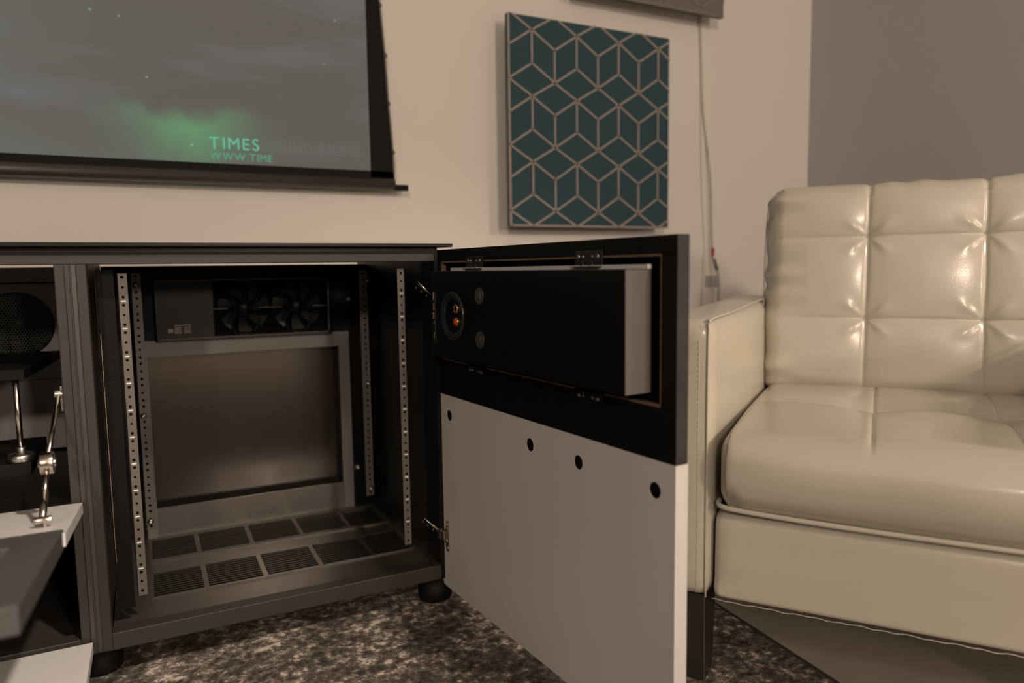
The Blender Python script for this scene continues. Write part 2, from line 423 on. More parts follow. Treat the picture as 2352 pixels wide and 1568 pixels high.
# ------------------------------------------------------------------ the hinged door of the rack bay
DA = math.radians(85.484)
DX = Matrix.Translation((.5207, YF, 0)) @ Matrix.Rotation(-DA, 4, 'Z')     # local x along the door, local +y away from the viewer's side
TH = .0195
def clean(o): return o
# black upper board: frame round the speaker opening
oz0, oz1, ox0, ox1 = .486, .668, .012, .5965
fb = MB()
fb.box(-.008, .622, 0, TH, oz1, .6895); fb.box(-.008, .622, 0, TH, .4215, oz0); fb.box(-.008, ox0, 0, TH, oz0, oz1); fb.box(ox1, .622, 0, TH, oz0, oz1)
door = fb.build('door', BLACKMDF, cab, X=DX, bevel=.0006, seg=1, label='open white and black cabinet door with speaker opening')
MB().box(.6221, .6227, .0005, TH-.0008, .4222, .6888).build('painted_edge', EDGE, door, X=DX)
ed = MB(); t_ = .0026
ed.prism([(ox0, oz1), (ox1, oz1), (ox1, oz1-t_), (ox0, oz1-t_)], .0008, TH*.5, 'y')
ed.prism([(ox1-t_*.8, oz1), (ox1, oz1), (ox1, oz0), (ox1-t_*.8, oz0)], .0008, TH*.5, 'y')
ed.prism([(ox0, oz0), (ox1, oz0), (ox1, oz0+t_), (ox0, oz0+t_)], .0008, TH*.5, 'y')
ed.prism([(ox0, oz1), (ox0+t_*.8, oz1), (ox0+t_*.8, oz0), (ox0, oz0)], .0008, TH*.5, 'y')
ed.build('chamfer_highlight', CHAMFERLIT, door, X=DX)  # chamfer catching light, painted as a thin brown line round the opening
MB().box(ox0, ox1, TH-.004, TH-.001, oz0, oz1).build('grille_cloth', HOLE, door, X=DX)
# white lower panel with four real holes
holes = [(.033, .3836), (.3087, .3836), (.4326, .3836), (.5875, .3836)]
hr = .0103; wz0, wz1, wx0, wx1 = .045, .4208, -.010, .6225
wp = MB(); wp.box(wx0, wx1, 0, TH+.0005, wz0, .3836-.02); wp.box(wx0, wx1, 0, TH+.0005, .3836+.02, wz1)
px = wx0
for i, (hx, hz) in enumerate(holes):
    nxt = (holes[i+1][0]+hx)/2 if i < 3 else wx1
    n = 32; x0, x1, z0, z1 = px, nxt, .3836-.02, .3836+.02
    ring = [(hx+hr*math.cos(2*math.pi*k/n), hz+hr*math.sin(2*math.pi*k/n)) for k in range(n)]; out = []
    for k in range(n):
        dx, dz = math.cos(2*math.pi*k/n), math.sin(2*math.pi*k/n)
        t = min(((x1-hx)/dx if dx > 1e-6 else 1e9), ((x0-hx)/dx if dx < -1e-6 else 1e9), ((z1-hz)/dz if dz > 1e-6 else 1e9), ((z0-hz)/dz if dz < -1e-6 else 1e9))
        out.append((hx+t*dx, hz+t*dz))
    # exact corners so that the plate keeps its rectangular outline
    for (cx, cz) in ((x0, z0), (x1, z0), (x1, z1), (x0, z1)):
        k = min(range(n), key=lambda q: (out[q][0]-cx)**2+(out[q][1]-cz)**2); out[k] = (cx, cz)
    vs = [(x, y, z) for y in (0, TH) for (x, z) in ring] + [(x, y, z) for y in (0, TH) for (x, z) in out]; fs = []
    for k in range(n):
        j = (k+1) % n; fs += [(k, j, 2*n+j, 2*n+k), (n+k, 3*n+k, 3*n+j, n+j), (k, n+k, n+j, j)]
    wp.add(vs, fs); px = nxt
wp.box(wx1-.0004, wx1, 0, TH+.0005, .3636, .4036)
wp.build('white_panel', WHITE, door, X=DX)
for hx, hz in holes:
    MB().cyl((hx, .0012, hz), (hx, .012, hz), hr*.99, 24).build('hole_cap', HOLE, door, X=DX)
# concealed hinges (plate on the door, knuckle, cranked arm to the cabinet side)
def hinge(s0, zc, off, sc=1.0, arm=True):
    h = MB(); hh = .030*sc
    h.prism([(s0, zc-hh*.35), (s0+.004, zc-hh*.55), (s0+.008, zc-hh), (s0+.0185, zc-hh), (s0+.0185, zc+hh), (s0+.008, zc+hh), (s0+.004, zc+hh*.5), (s0, zc+hh*.3)], off-.0022, off, 'y')
    o = h.build('hinge', CHROME, door, X=DX, bevel=.0005, seg=1)
    k = MB()
    for dz in (.78, -.78): k.lathe([(.0034, 0), (.0034, .0008), (.0024, .0018), (.001, .0018), (0, .0012)], (s0+.0132, off-.0022, zc+hh*dz), (0, -1, 0), 12)
    k.lathe([(.0045, 0), (.004, .002), (0, .0024)], (s0+.009, off-.0022, zc-hh*.35), (0, -1, 0), 12)
    k.box(s0-.002, s0+.0095, off-.0085, off-.0022, zc-.008*sc, zc+.009*sc)
    k.box(s0-.016, s0-.003, off-.010, off-.004, zc-.009*sc, zc+.010*sc)
    if arm:
        A0 = Vector((s0-.012, off-.008, zc+.006)); A1 = Vector((s0-.030, off-.030, zc+.028))
        k.tube([A0, A1], .0022, 8); k.tube([A0+Vector((.006, -.004, .0)), A1+Vector((.010, -.004, .004))], .0016, 8)
        for t in (.25, .6, .95): k.lathe([(.0034, 0), (.003, .002), (0, .0022)], A0.lerp(A1, t)+Vector((-.004, -.002, -.006)), (-.4, -1, 0), 10)
    k.build('hinge_arm', CHROME, o, X=DX, bevel=.0006, seg=1)
hinge(.005, .148, 0, 1.0)
hinge(.002, .60, 0, .5, True)

# speaker clipped into the door opening
SPX = DX
spk = empty('speaker', tuple(DX @ Vector((.31, -.02, .50))), 'flat black speaker box mounted inside the open cabinet door', 'speaker')
SD = -.038
bx = MB().box(.046, .576, SD, .0025, .5015, .6505).build('speaker_box', BLACK, spk, X=SPX, bevel=.001)
MB().box(.5761, .5769, SD+.0006, .002, .5021, .6500).build('vinyl_end', VINYL, spk, X=SPX)
MB().box(.060, .5775, -.004, .002, .6507, .6562).build('white_baffle', WHITE, spk, X=SPX)
tcx, tcz = .1335, .5752
tb = MB(); tb.lathe([(.0412, 0), (.0412, .0022), (.0395, .0035), (.036, .0035), (.031, .0005), (.0285, -.001), (0, -.001)], (tcx, SD-.0005, tcz), (0, -1, 0), 40)
tcup = tb.build('terminal_cup', mat('black_gloss_plastic', (.022, .022, .022), .25), spk, X=SPX)
for dz, red in ((.0125, False), (-.0095, True)):
    q = MB(); c = (tcx+.0125, SD+.001, tcz+dz)
    q.lathe([(.0080, 0), (.0080, .0025), (.0072, .0042), (.0056, .0042), (.0052, .002), (0, .002)], c, (0, -1, 0), 20)
    o = q.build('binding_post', GOLD, tcup, X=SPX)
    q = MB(); q.lathe([(.0056, 0), (.0056, .0044), (.0042, .0052), (0, .0052)] if red else [(.0056, 0), (.0056, .0030), (0, .0030)], c, (0, -1, 0), 16)
    q.build('binding_post_core', RED if red else HOLE, tcup, X=SPX)
for z in (.611, .5415):
    q = MB(); q.lathe([(.0135, 0), (.0135, .0006), (.0128, .001), (.0122, .0006), (.004, .0005), (.0038, .0014), (.0026, .0014), (.0022, .0003), (0, .0003)], (.226, SD-.0002, z), (0, -1, 0), 32)
    q.build('screw', mat('dark_screw_washer', (.11, .108, .104), .3, metal=.5), spk, X=SPX)
# hinge plate of the upper concealed hinge seen against the box
hp = MB(); hp.box(.0668, .0674, SD-.0035, SD-.0005, .526, .614)
o = hp.build('mounting_plate', mat('dark_zinc', (.06, .06, .06), .35, metal=.5), spk, X=SPX)
q = MB()
for z, l in ((.606, .008), (.536, .007)): q.prism([(.0605, z-l), (.064, z-l*.6), (.0645, z+l), (.061, z+l)], SD-.004, SD-.002, 'y')
q.prism([(.059, .581), (.0645, .581), (.0655, .595), (.060, .595)], SD-.004, SD-.002, 'y'); q.box(.058, .0655, SD-.005, SD-.002, .567, .578); q.box(.0600, .065, SD-.004, SD-.002, .557, .563)
q.build('plate_clip', CHROME, o, X=SPX, bevel=.0012)
def bracket(s0, s1, z0, z1, down):
    q = MB(); q.box(s0, s1, -.0035, -.0015, z0, z1); q.box(s0, s1, -.012, -.0015, (z0 if not down else z1-.0015), (z0+.0015 if not down else z1))
    b = q.build('bracket', mat('black_bracket', (.010, .011, .011), .28, spec=.6), spk, X=SPX, bevel=.0004, seg=1)
    k = MB(); w_ = s1-s0; zc = (z0+z1)/2+(.003 if not down else -.003)
    for t in (.14, .32, .66, .84):
        r = .0032 if t in (.14, .84) else .0018
        k.lathe([(r, 0), (r*.9, .0014), (r*.5, .0016), (r*.4, .0006), (0, .0006)], (s0+w_*t, -.0035, zc), (0, -1, 0), 12)
    for t in (.30, .64):
        xx = s0+w_*t; e0 = z0 if not down else z1; dz = .008 if not down else -.008
        k.tube([(xx-.006, -.0042, e0), (xx, -.0042, e0+dz), (xx+.005, -.0042, e0)], .0006, 6)
    k.build('bracket_screw', mat('steel_screw', (.30, .31, .29), .3, metal=.9), b, X=SPX)
bracket(.1177, .1751, .6535, .6742, False); bracket(.432, .4909, .6535, .6752, False)
bracket(.118, .175, .477, .489, True); bracket(.432, .490, .477, .489, True)

# ------------------------------------------------------------------ drop-down flaps of the left bay
def flap(y, z, t):
    return Matrix.Translation((-.072, y, z)) @ Matrix.Rotation(math.pi, 4, 'Z') @ Matrix.Rotation(-math.radians(t), 4, 'X').inverted()
# local: x to the left (0 .. .6), y along the flap towards the viewer, z up from the inner face
FX = flap(-.06, .307, 8.0)
fw = MB().box(0, .60, 0, .265, -.0165, 0).build('flap_door', WHITE, cab, X=FX, bevel=.0008, label='white and black flap door dropped open in the neighbouring bay')
bf = MB()
bf.box(.003, .047, .250, .600, -.021, .003); bf.box(.555, .597, .250, .60, -.021, .003); bf.box(.047, .555, .250, .325, -.021, .003); bf.box(.047, .555, .568, .600, -.021, .003)
bf.build('black_frame', mat('dark_frame_vinyl', (.055, .055, .052), .65, noise=(260, .2), bump=(600, .25)), fw, X=FX, bevel=.0015)
MB().box(.045, .557, .32, .572, -.0195, -.0165).build('grille_cloth', BLACKMDF, fw, X=FX)
FX2 = flap(-.06, .083, 4)
MB().box(0, .60, 0, .19, -.0165, 0).build('flap_door', WHITE, cab, X=FX2, bevel=.0008, label='lower white flap door tipped open near the rug')
# lid stay
A, J, B = Vector((-.0945, -.035, .473)), Vector((-.1035, -.15, .394)), Vector((-.103, -.25, .340))
st = MB()
st.tube([A, A.lerp(J, .55), J+Vector((.002, 0, .012))], [.0042, .0036, .0036], 10)
stay = st.build('lid_stay', CHROME, cab)
q = MB(); ax = (J-A).normalized()
q.cyl(J+Vector((-.0085, 0, 0)), J+Vector((.0085, 0, 0)), .0155, 24); q.cyl(J+Vector((-.011, 0, 0)), J+Vector((.011, 0, 0)), .006, 14)
q.build('stay_joint', CHROME, stay, bevel=.0012)
q = MB(); q.tube([J, J.lerp(B, .55)], .0034, 10); q.tube([J.lerp(B, .5), B], .0046, 10); q.build('stay_arm', CHROME, stay)
q = MB(); q.cyl(B+Vector((-.009, 0, .003)), B+Vector((.011, 0, .003)), .0048, 14); q.box(B.x+.002, B.x+.005, B.y-.008, B.y+.006, B.z-.014, B.z+.006)
q.lathe([(.013, 0), (.013, .0015), (.006, .003), (.005, .007), (0, .007)], (B.x-.004, B.y-.004, B.z-.0135), (0, -.15, 1), 20)
q.build('stay_bracket', CHROME, stay, bevel=.0006)
q = MB(); q.box(-.0925, -.0885, -.040, -.026, .447, .485); q.cyl((-.100, -.035, .473), (-.088, -.035, .473), .0075, 14)
q.build('stay_plate', ZINC, stay, bevel=.0008)

# ------------------------------------------------------------------ platform in the left bay
plat = empty('shelf_platform', (-.30, .1, .366), 'black board on a chrome threaded leg inside the left bay', 'shelf')
PX = Matrix.Translation((-.141, 0, 0)) @ Matrix.Rotation(math.radians(-4.5), 4, 'Z')
MB().box(-.42, 0, 0, .30, .494, .510).build('board', BLACKMDF, plat, X=PX, bevel=.001)
for x, y in ((-.154, .006), (-.50, .05)):
    lg = MB().cyl((x, y+.004, .384), (x, y+.004, .4965), .0042, 16).build('leg', CHROME, plat)
    q = MB(); q.lathe([(0, 0), (.0165, 0), (.0178, .002), (.0178, .010), (.0165, .012), (.007, .0135), (.0065, .022), (.0045, .023), (0, .023)], (x, y+.004, .3662), (0, 0, 1), 28)
    q.build('levelling_foot', ZINC, lg)

# ------------------------------------------------------------------ fan in the left bay
def fan(name, c, r, y, label, n=7, mesh=True):
    e = empty(name, (c[0], y, c[1]-r), label, 'fan')
    q = MB(); nn = 40; ring = []
    q.lathe([(r*1.0, 0), (r*1.0, .022), (r*1.06, .022), (r*1.06, 0), (r*1.0, 0)], (c[0], y+.004, c[1]), (0, 1, 0), nn)
    q.build('housing', BLACK, e)
    q = MB(); q.lathe([(0, 0), (r*.34, 0), (r*.36, .003), (r*.36, .02), (0, .02)], (c[0], y+.006, c[1]), (0, 1, 0), 24)
    hub = q.build('hub', BLACK, e)
    for k in range(n):
        a0 = 2*math.pi*k/n; vs = []; st_ = 6
        for i in range(st_+1):
            rr = r*(.35+.6*i/st_)
            for s_, yy in ((-.30, .016), (0, .010), (.30, .004)):
                a = a0+s_*(1-.15*i/st_)+.35*i/st_; vs.append((c[0]+rr*math.cos(a), y+yy, c[1]+rr*math.sin(a)))
        fs = [(3*i+j, 3*i+j+1, 3*i+j+4, 3*i+j+3) for i in range(st_) for j in (0, 1)]
        nv = len(vs); vs2 = vs+[(p[0], p[1]+.0012, p[2]) for p in vs]
        fs2 = fs+[tuple(i+nv for i in reversed(f)) for f in fs]
        b = MB(); b.add(vs2, fs2, True); b.build('blade', mat('fan_blade', (.02, .02, .02), .3) if k == 0 and 'fan_blade' not in bpy.data.materials else bpy.data.materials['fan_blade'], e)
    if mesh:
        gm = MB(); s_ = .0031; w_ = .0004
        seen = set()
        for i in range(-24, 25):
            for j in range(-24, 25):
                hx = c[0]+s_*1.732*(i+.5*(j % 2)); hz = c[1]+s_*1.5*j
                if (hx-c[0])**2+(hz-c[1])**2 > (r-.002)**2: continue
                for k in (0, 1, 2):
                    a, b = math.radians(30+60*k), math.radians(90+60*k)
                    p0 = Vector((hx+s_*math.cos(a), y, hz+s_*math.sin(a))); p1 = Vector((hx+s_*math.cos(b), y, hz+s_*math.sin(b)))
                    d = (p1-p0).normalized(); nrm = Vector((-d.z, 0, d.x))*w_
                    gm.add([p0-nrm, p1-nrm, p1+nrm, p0+nrm, p0-nrm+Vector((0, .001, 0)), p1-nrm+Vector((0, .001, 0)), p1+nrm+Vector((0, .001, 0)), p0+nrm+Vector((0, .001, 0))],
                           [(0, 1, 2, 3), (4, 7, 6, 5), (0, 4, 5, 1), (3, 2, 6, 7)])
        gm.build('mesh_guard', mat('guard_mesh', (.05, .05, .045), .35, metal=.5), e, kind='stuff')
    return e
fan('cooling_fan', FC, FR-.001, FY+.003, 'round black cooling fan behind honeycomb mesh in the left bay')

# ------------------------------------------------------------------ ventilation unit on the back of the rack bay
vu = empty('fan_unit', (.235, .41, .508), 'black rack ventilation unit with hexagonal fan openings at the bay back', 'fan unit')
u0, u1, w0, w1, uy = .051, .421, .5085, .640, .398
fr = MB(); fr.box(u0, u1, uy, .4195, w0, w0+.006); fr.box(u0, u1, uy, .4195, w1-.004, w1); fr.box(u0, u0+.003, uy, .4195, w0, w1); fr.box(u1-.006, u1, uy, .4195, w0, w1)
fr.build('housing', LOUV, vu, bevel=.0008)
cp = MB().box(u0+.003, .166, uy+.002, uy+.004, w0+.006, w1-.004).build('control_plate', BLACK, vu)
q = MB()
q.box(.0735, .0835, uy+.0012, uy+.002, .5265, .5335); q.box(.086, .119, uy+.0012, uy+.002, .540, .5425)
for k in range(2):
    for j in range(4): q.box(.086+.0185*k, .100+.0185*k, uy+.0012, uy+.002, .524+.0038*j, .5262+.0038*j)
q.build('rating_label', mat('label_print', (.30, .27, .24), .6), cp)
bolt((.101, uy+.002, .575), cp, .0018); bolt((.1015, uy+.002, .563), cp, .0012)
MB().box(.156, .1605, uy+.001, uy+.002, .556, .572).build('switch', BLACK, cp)
MB().box(.166, u1-.006, .4185, .4195, w0+.006, w1-.004).build('fan_recess', HOLE, vu)
hx_ = MB()
def hexbars(c, r):
    for k in range(6):
        a, b = math.radians(60*k), math.radians(60*k+60)
        hx_.tube([(c[0]+r*math.cos(a), uy+.003, c[1]+r*math.sin(a)), (c[0]+r*math.cos(b), uy+.003, c[1]+r*math.sin(b))], .0011, 6)
for cx in (.230, .346):
    hexbars((cx, .602), .0335); hexbars((cx, .5445), .0335)
for zz in (.574,):
    hx_.box(.166, .197, uy+.002, uy+.004, zz-.001, zz+.001); hx_.box(.263, .313, uy+.002, uy+.004, zz-.001, zz+.001); hx_.box(.380, u1-.006, uy+.002, uy+.004, zz-.001, zz+.001)
hx_.build('hexagon_guard', LOUV, vu)
for cx in (.230, .346):
    q = MB(); q.lathe([(0, 0), (.017, 0), (.018, .002), (.018, .008), (0, .008)], (cx, uy+.008, .574), (0, 1, 0), 24)
    q.build('hub', BLACK, vu)
    for k in range(7):
        a0 = 2*math.pi*k/7; vs = []
        for i in range(6):
            rr = .019+.036*i/5
            for s_, yy in ((-.26, .014), (0, .011), (.26, .007)):
                a = a0+s_+.3*i/5; vs.append((cx+rr*math.cos(a), uy+yy, .574+rr*math.sin(a)))
        b = MB(); b.add(vs, [(3*i+j, 3*i+j+1, 3*i+j+4, 3*i+j+3) for i in range(5) for j in (0, 1)], True); b.build('blade', bpy.data.materials['fan_blade'], vu)

# ------------------------------------------------------------------ projection screen
ys_ = .70
scr = empty('projection_screen', (-.5, ys_, 0.873), 'pull-down projection screen showing a green aurora above the cabinet', 'projection screen')
cloth = MB().box(-1.9, 0.6181, ys_, ys_+.0012, 0.931, 2.6).build('screen_cloth', PICT, scr)
sb = MB()
out = [(0.6181, 0.9134), (0.6845, 0.9134), (0.684, 0.9421), (0.6824, 0.9847), (0.6782, 1.0537), (0.6734, 1.1186), (0.6707, 1.1813), (0.6675, 1.2483), (0.6622, 1.3195), (0.6564, 1.395), (0.6468, 1.6065), (0.6415, 1.9785), (0.6489, 2.6), (0.6181, 2.6)]
sb.prism(out, ys_-.0004, ys_+.0014, 'y')
sb.box(-1.9, 0.6845, ys_-.0004, ys_+.0014, 0.9081, 0.931)
sb.build('black_border', SCRB, scr)
cdp = MB()
cpts = [(0.6856, 0.9049), (0.6867, 0.9474), (0.6845, 0.9847), (0.6803, 1.0537), (0.6755, 1.1186), (0.6728, 1.1813), (0.6697, 1.2483), (0.6643, 1.3195), (0.6585, 1.395), (0.6489, 1.6065), (0.6436, 1.9785), (0.6511, 2.6)]
cdp.tube([(x, ys_, z) for x, z in cpts], .0012, 6)
cdp.build('tension_cord', SCRB, scr)
for x, z in [(0.6856, 0.9847), (0.676, 1.1186), (0.6707, 1.2483), (0.6601, 1.3811), (0.6548, 1.5108)]:
    q = MB(); q.tube([(x-.009, ys_, z+.007), (x, ys_, z+.005), (x+.0037, ys_, z), (x, ys_, z-.005), (x-.009, ys_, z-.007)], .0017, 6); q.build('cord_clip', SCRB, scr)
bar = MB(); prof = []
for k in range(15):
    a = math.radians(-90+180*k/14); prof.append((ys_-.014*math.cos(a), 0.8959+.0165*math.sin(a)))
prof = [(ys_+.012, 0.8794)] + prof + [(ys_+.012, 0.9124)]
bar.prism(prof, -1.9, 0.6851, 'x', smooth=True)
bar.build('bottom_bar', BARM, scr)
MB().box(0.6851, 0.7255, ys_-.005, ys_+.006, 0.8789, 0.8954).build('bar_end', SCRB, scr, bevel=.001)
def text(body, x, z, size, mat_, sx=1.0):
    c = bpy.data.curves.new('caption', 'FONT'); c.body = body; c.size = size; c.extrude = .0002; c.space_character = 1.12
    t = bpy.data.objects.new('caption_tmp', c); COL.objects.link(t)
    bpy.context.view_layer.update()
    me = bpy.data.meshes.new_from_object(t.evaluated_get(bpy.context.evaluated_depsgraph_get()))
    bpy.data.objects.remove(t)
    me.transform(Matrix.Translation((x, ys_-.0006, z)) @ Matrix.Rotation(math.radians(90), 4, 'X') @ Matrix.Diagonal((sx, 1, 1, 1)))
    o = bpy.data.objects.new('caption', me); COL.objects.link(o); me.materials.clear(); me.materials.append(mat_)
    setpar(o, cloth); return max(v.co.x for v in me.vertices)
for word, tail, x, z, size, m1 in (('TIMES', 'TORM FILMS', 0.2014, 0.9676, .0425, TXT1), ('WWW.TIME', 'S', 0.2025, 0.9405, .026, TXT2)):
    for c_ in word:
        if c_ == '.': x = text(c_, x, z, size, m1, .98)+size*.12
        else: x = text(c_, x, z, size, m1, .98)+size*(.13 if size > .03 else .10)
    for c_ in tail:
        x = x+size*.4 if c_ == ' ' else text(c_, x, z, size, TXT3, .98)+size*.12

# ------------------------------------------------------------------ wall panels with cube lattice
def clip(poly, x0, x1, z0, z1):
    def cut(ps, ins, inter):
        o = []
        for i, a in enumerate(ps):
            b = ps[i-1]
            if ins(a):
                if not ins(b): o.append(inter(b, a))
                o.append(a)
            elif ins(b): o.append(inter(b, a))
        return o
    def ix(v): return lambda a, b: (v, a[1]+(b[1]-a[1])*(v-a[0])/(b[0]-a[0]))
    def iz(v): return lambda a, b: (a[0]+(b[0]-a[0])*(v-a[1])/(b[1]-a[1]), v)
    for ins, it in ((lambda p: p[0] >= x0, ix(x0)), (lambda p: p[0] <= x1, ix(x1)), (lambda p: p[1] >= z0, iz(z0)), (lambda p: p[1] <= z1, iz(z1))):
        if poly: poly = cut(poly, ins, it)
    return poly
def wall_panel(name, x0, z0, W, H, tile_m, latt_m, label, yface, ox=.079, oz=.040):
    e = empty(name, (x0+W/2, YW, z0), label, 'wall panel', 'cube-patterned wall panels')
    MB().box(x0, x0+W, yface, yface+.018, z0, z0+H).build('board', tile_m, e, bevel=.001)
    fr = MB(); fw_ = .0045
    fr.box(x0-.001, x0+fw_, yface-.003, yface+.004, z0, z0+H); fr.box(x0, x0+W, yface-.003, yface+.004, z0-.001, z0+fw_)
    MB().box(x0+.12, x0+W-.12, yface+.018, YW-.0005, z0+.12, z0+H-.12).build('standoff', BLACK, e)
    px_, pz = .158, .194
    ztop = z0+H-oz
    def A_(i, j): return (x0+ox+i*px_, ztop-j*pz)
    def B_(i, j): a = A_(i, j); return (a[0]+px_/2, a[1]-.262*pz)
    def C_(i, j): a = A_(i, j); return (a[0]+px_/2, a[1]-.762*pz)
    def D2(i, j): a = A_(i, j); return (a[0], a[1]-.5*pz)
    edges = set(); lat = fr; first = None
    for i in range(-1, 5):
        for j in range(-1, 4):
            quads = [[C_(i, j-1), A_(i, j), B_(i, j), A_(i+1, j)], [A_(i, j), D2(i, j), C_(i, j), B_(i, j)], [A_(i+1, j), B_(i, j), C_(i, j), D2(i+1, j)], [D2(i, j), C_(i-1, j), A_(i, j+1), C_(i, j)]]
            for qd in quads:
                p = clip(qd, x0+.001, x0+W-.001, z0+.001, z0+H-.001)
                if len(p) >= 3 and abs(sum(p[k-1][0]*p[k][1]-p[k][0]*p[k-1][1] for k in range(len(p)))) > 2e-5:
                    MB().prism(p, yface-.0015, yface, 'y').build('tile', tile_m, e)
            for a, b in ((A_(i, j), B_(i, j)), (A_(i+1, j), B_(i, j)), (A_(i, j), D2(i, j)), (B_(i, j), C_(i, j)), (D2(i, j), C_(i, j)), (D2(i, j), C_(i-1, j)), (C_(i, j), A_(i, j+1)), (C_(i, j), A_(i+1, j+1))):
                d = Vector((b[0]-a[0], b[1]-a[1])); n = Vector((-d.y, d.x)).normalized()*.0028; t = d.normalized()*.001
                qd = [(a[0]-n.x-t.x, a[1]-n.y-t.y), (b[0]-n.x+t.x, b[1]-n.y+t.y), (b[0]+n.x+t.x, b[1]+n.y+t.y), (a[0]+n.x-t.x, a[1]+n.y-t.y)]
                p = clip(qd, x0, x0+W, z0, z0+H)
                if len(p) >= 3: lat.prism(p, yface-.0040, yface, 'y')
    lat.build('lattice', latt_m, e)
    return e
wall_panel('wall_panel', 1.0355, .783, .600, .622, TEAL, LATT, 'teal fabric wall panel with pale cube lattice, fully in view', .665)
wall_panel('wall_panel', 1.265, 1.503, .605, .622, GREYF, LATTG, 'grey cube-lattice wall panel cut off by the top of the picture', .665, ox=.03, oz=.02)

# ------------------------------------------------------------------ cables and plate on the wall
def smooth(pts, n=6):
    pts = [Vector(p) for p in pts]; out = []
    for i in range(len(pts)-1):
        p0, p1, p2, p3 = pts[max(i-1, 0)], pts[i], pts[i+1], pts[min(i+2, len(pts)-1)]
        for k in range(n):
            t = k/n; out.append(.5*((2*p1)+(p2-p0)*t+(2*p0-5*p1+4*p2-p3)*t*t+(3*p1-p0-3*p2+p3)*t**3))
    return out+[pts[-1]]
yc = .742
def cable(pts, r, label, name='cable', yc=yc):
    e = empty(name, (pts[-1][0], yc, pts[-1][1]), label, 'cable', 'cables hanging on the wall')
    MB().tube(smooth([(x, yc, z) for x, z in pts]), r, 6).build('wire', CABLE, e); return e
c1 = cable([(1.836, 1.60), (1.836, 1.524), (1.844, 1.359), (1.853, 1.21), (1.875, 1.075), (1.894, .952), (1.903, .765), (1.906, .710), (1.912, .680), (1.928, .646), (1.942, .59), (1.941, .525), (1.94, .20), (1.93, .012)], .0032, 'pale cable with a red plug hanging beside the armchair')
q = MB(); q.lathe([(.003, 0), (.0065, .008), (.007, .028), (.0045, .034), (0, .034)], (1.906, yc, .686), (0, 0, 1), 14); q.build('red_plug', mat('dark_red_plug', (.35, .03, .03), .5), c1)
q = MB(); q.cyl((1.914, yc, .678), (1.930, yc, .640), .0055, 10); q.build('connector', mat('steel_connector', (.25, .23, .2), .35, metal=.7), c1)
cable([(1.832, 1.60), (1.832, 1.524), (1.842, 1.359), (1.848, 1.134), (1.856, .905), (1.871, .733), (1.867, .670), (1.866, .607), (1.861, .528), (1.86, .2), (1.87, .012)], .0020, 'thin pale cable hanging left of the red plug', yc=.7475)
cable([(1.872, 1.078), (1.882, .905), (1.889, .733), (1.899, .622), (1.905, .526), (1.905, .2), (1.90, .012)], .0018, 'thin pale cable hanging between the other two', yc=.7355)
wpz = empty('wall_plate', (1.91, YW, .577), 'small grey wall plate behind the hanging cables', 'wall plate')
MB().box(1.879, 1.939, YW-.0055, YW-.0003, .577, .618).build('plate', PLATE, wpz, bevel=.0015)
q = MB(); q.box(1.893, 1.903, YW-.0062, YW-.004, .588, .606); q.box(1.915, 1.925, YW-.0062, YW-.004, .588, .606); q.build('socket', mat('grey_socket', (.3, .285, .27), .5), wpz)

# ------------------------------------------------------------------ armchair
ang = math.atan2(-.807, .591)
AX = Matrix.Translation((.795, -.481, 0)) @ Matrix.Rotation(ang, 4, 'Z')
ch = empty('armchair', tuple(AX @ Vector((.3, .4, 0))), 'cream leather armchair with tufted back beside the open cabinet door', 'armchair')
SW, AWD = .60, .115
# arms
def arm(x0, x1, inner):
    half = Vector(((x1-x0)/2, .39, .2195)); c = Vector(((x0+x1)/2, .392, .3495))
    def fn(p, n):
        if n.z > .5: p.z += .004*(1-(p.x/half.x)**2)
        if n.x*inner > .5: p.x += inner*.006*max(0, 1-(p.y/half.y)**2)*max(0, 1-(p.z/half.z)**2)
        p.z += .006*max(0, (p.y+.1)/half.y)*(1 if p.z > 0 else 0)
        return p
    o = loft_box(half, .018, 12, 40, 24, fn).build('arm', LEATHER, ch, X=AX @ Matrix.Translation(c))
    # welts along the arm's edges
    q = MB(); xi = x1-.006 if inner > 0 else x0+.006
    pth = [(xi, .004, .132), (xi, .0035, .35), (xi, .004, .545), (xi, .010, .563), (xi, .026, .5712), (xi, .2, .5725), (xi, .40, .577), (xi, .70, .581)]
    q.tube(smooth(pth, 5), .0022, 6)
    xi2 = x1-.020 if inner > 0 else x0+.020
    q2 = MB()
    for k in range(46):
        z = .138+k*.0088; q2.box(xi2-.0004, xi2+.0004, .0012, .003, z, z+.0058)
    q.build('welt', LEATHER, o, X=AX); q2.build('stitching', STITCH, o, X=AX, kind='stuff')
    return o
arm(-AWD, 0, 1); arm(SW, SW+AWD, -1)
# base
def fbase(p, n):
    if p.z < -.048 and n.y < -.01: p.y = -.36
    elif n.y < -.3: p.y -= .0012*math.sin(p.x*9+1)*(1 if p.z > 0 else .3)
    return p
loft_box(Vector((SW/2-.001, .36, .0695)), .020, 40, 20, 14, fbase).build('base', LEATHER, ch, X=AX @ Matrix.Translation((SW/2, .366, .1995)))
q = MB(); pts = [(x, .0062+.0004*math.sin(x*160), .1298+.0007*math.sin(x*210)+.0006*math.sin(x*97)) for x in [i*.006+.004 for i in range(99)]]
q.tube(pts, .0007, 5); q.build('hem', LEATHER, ch, X=AX)
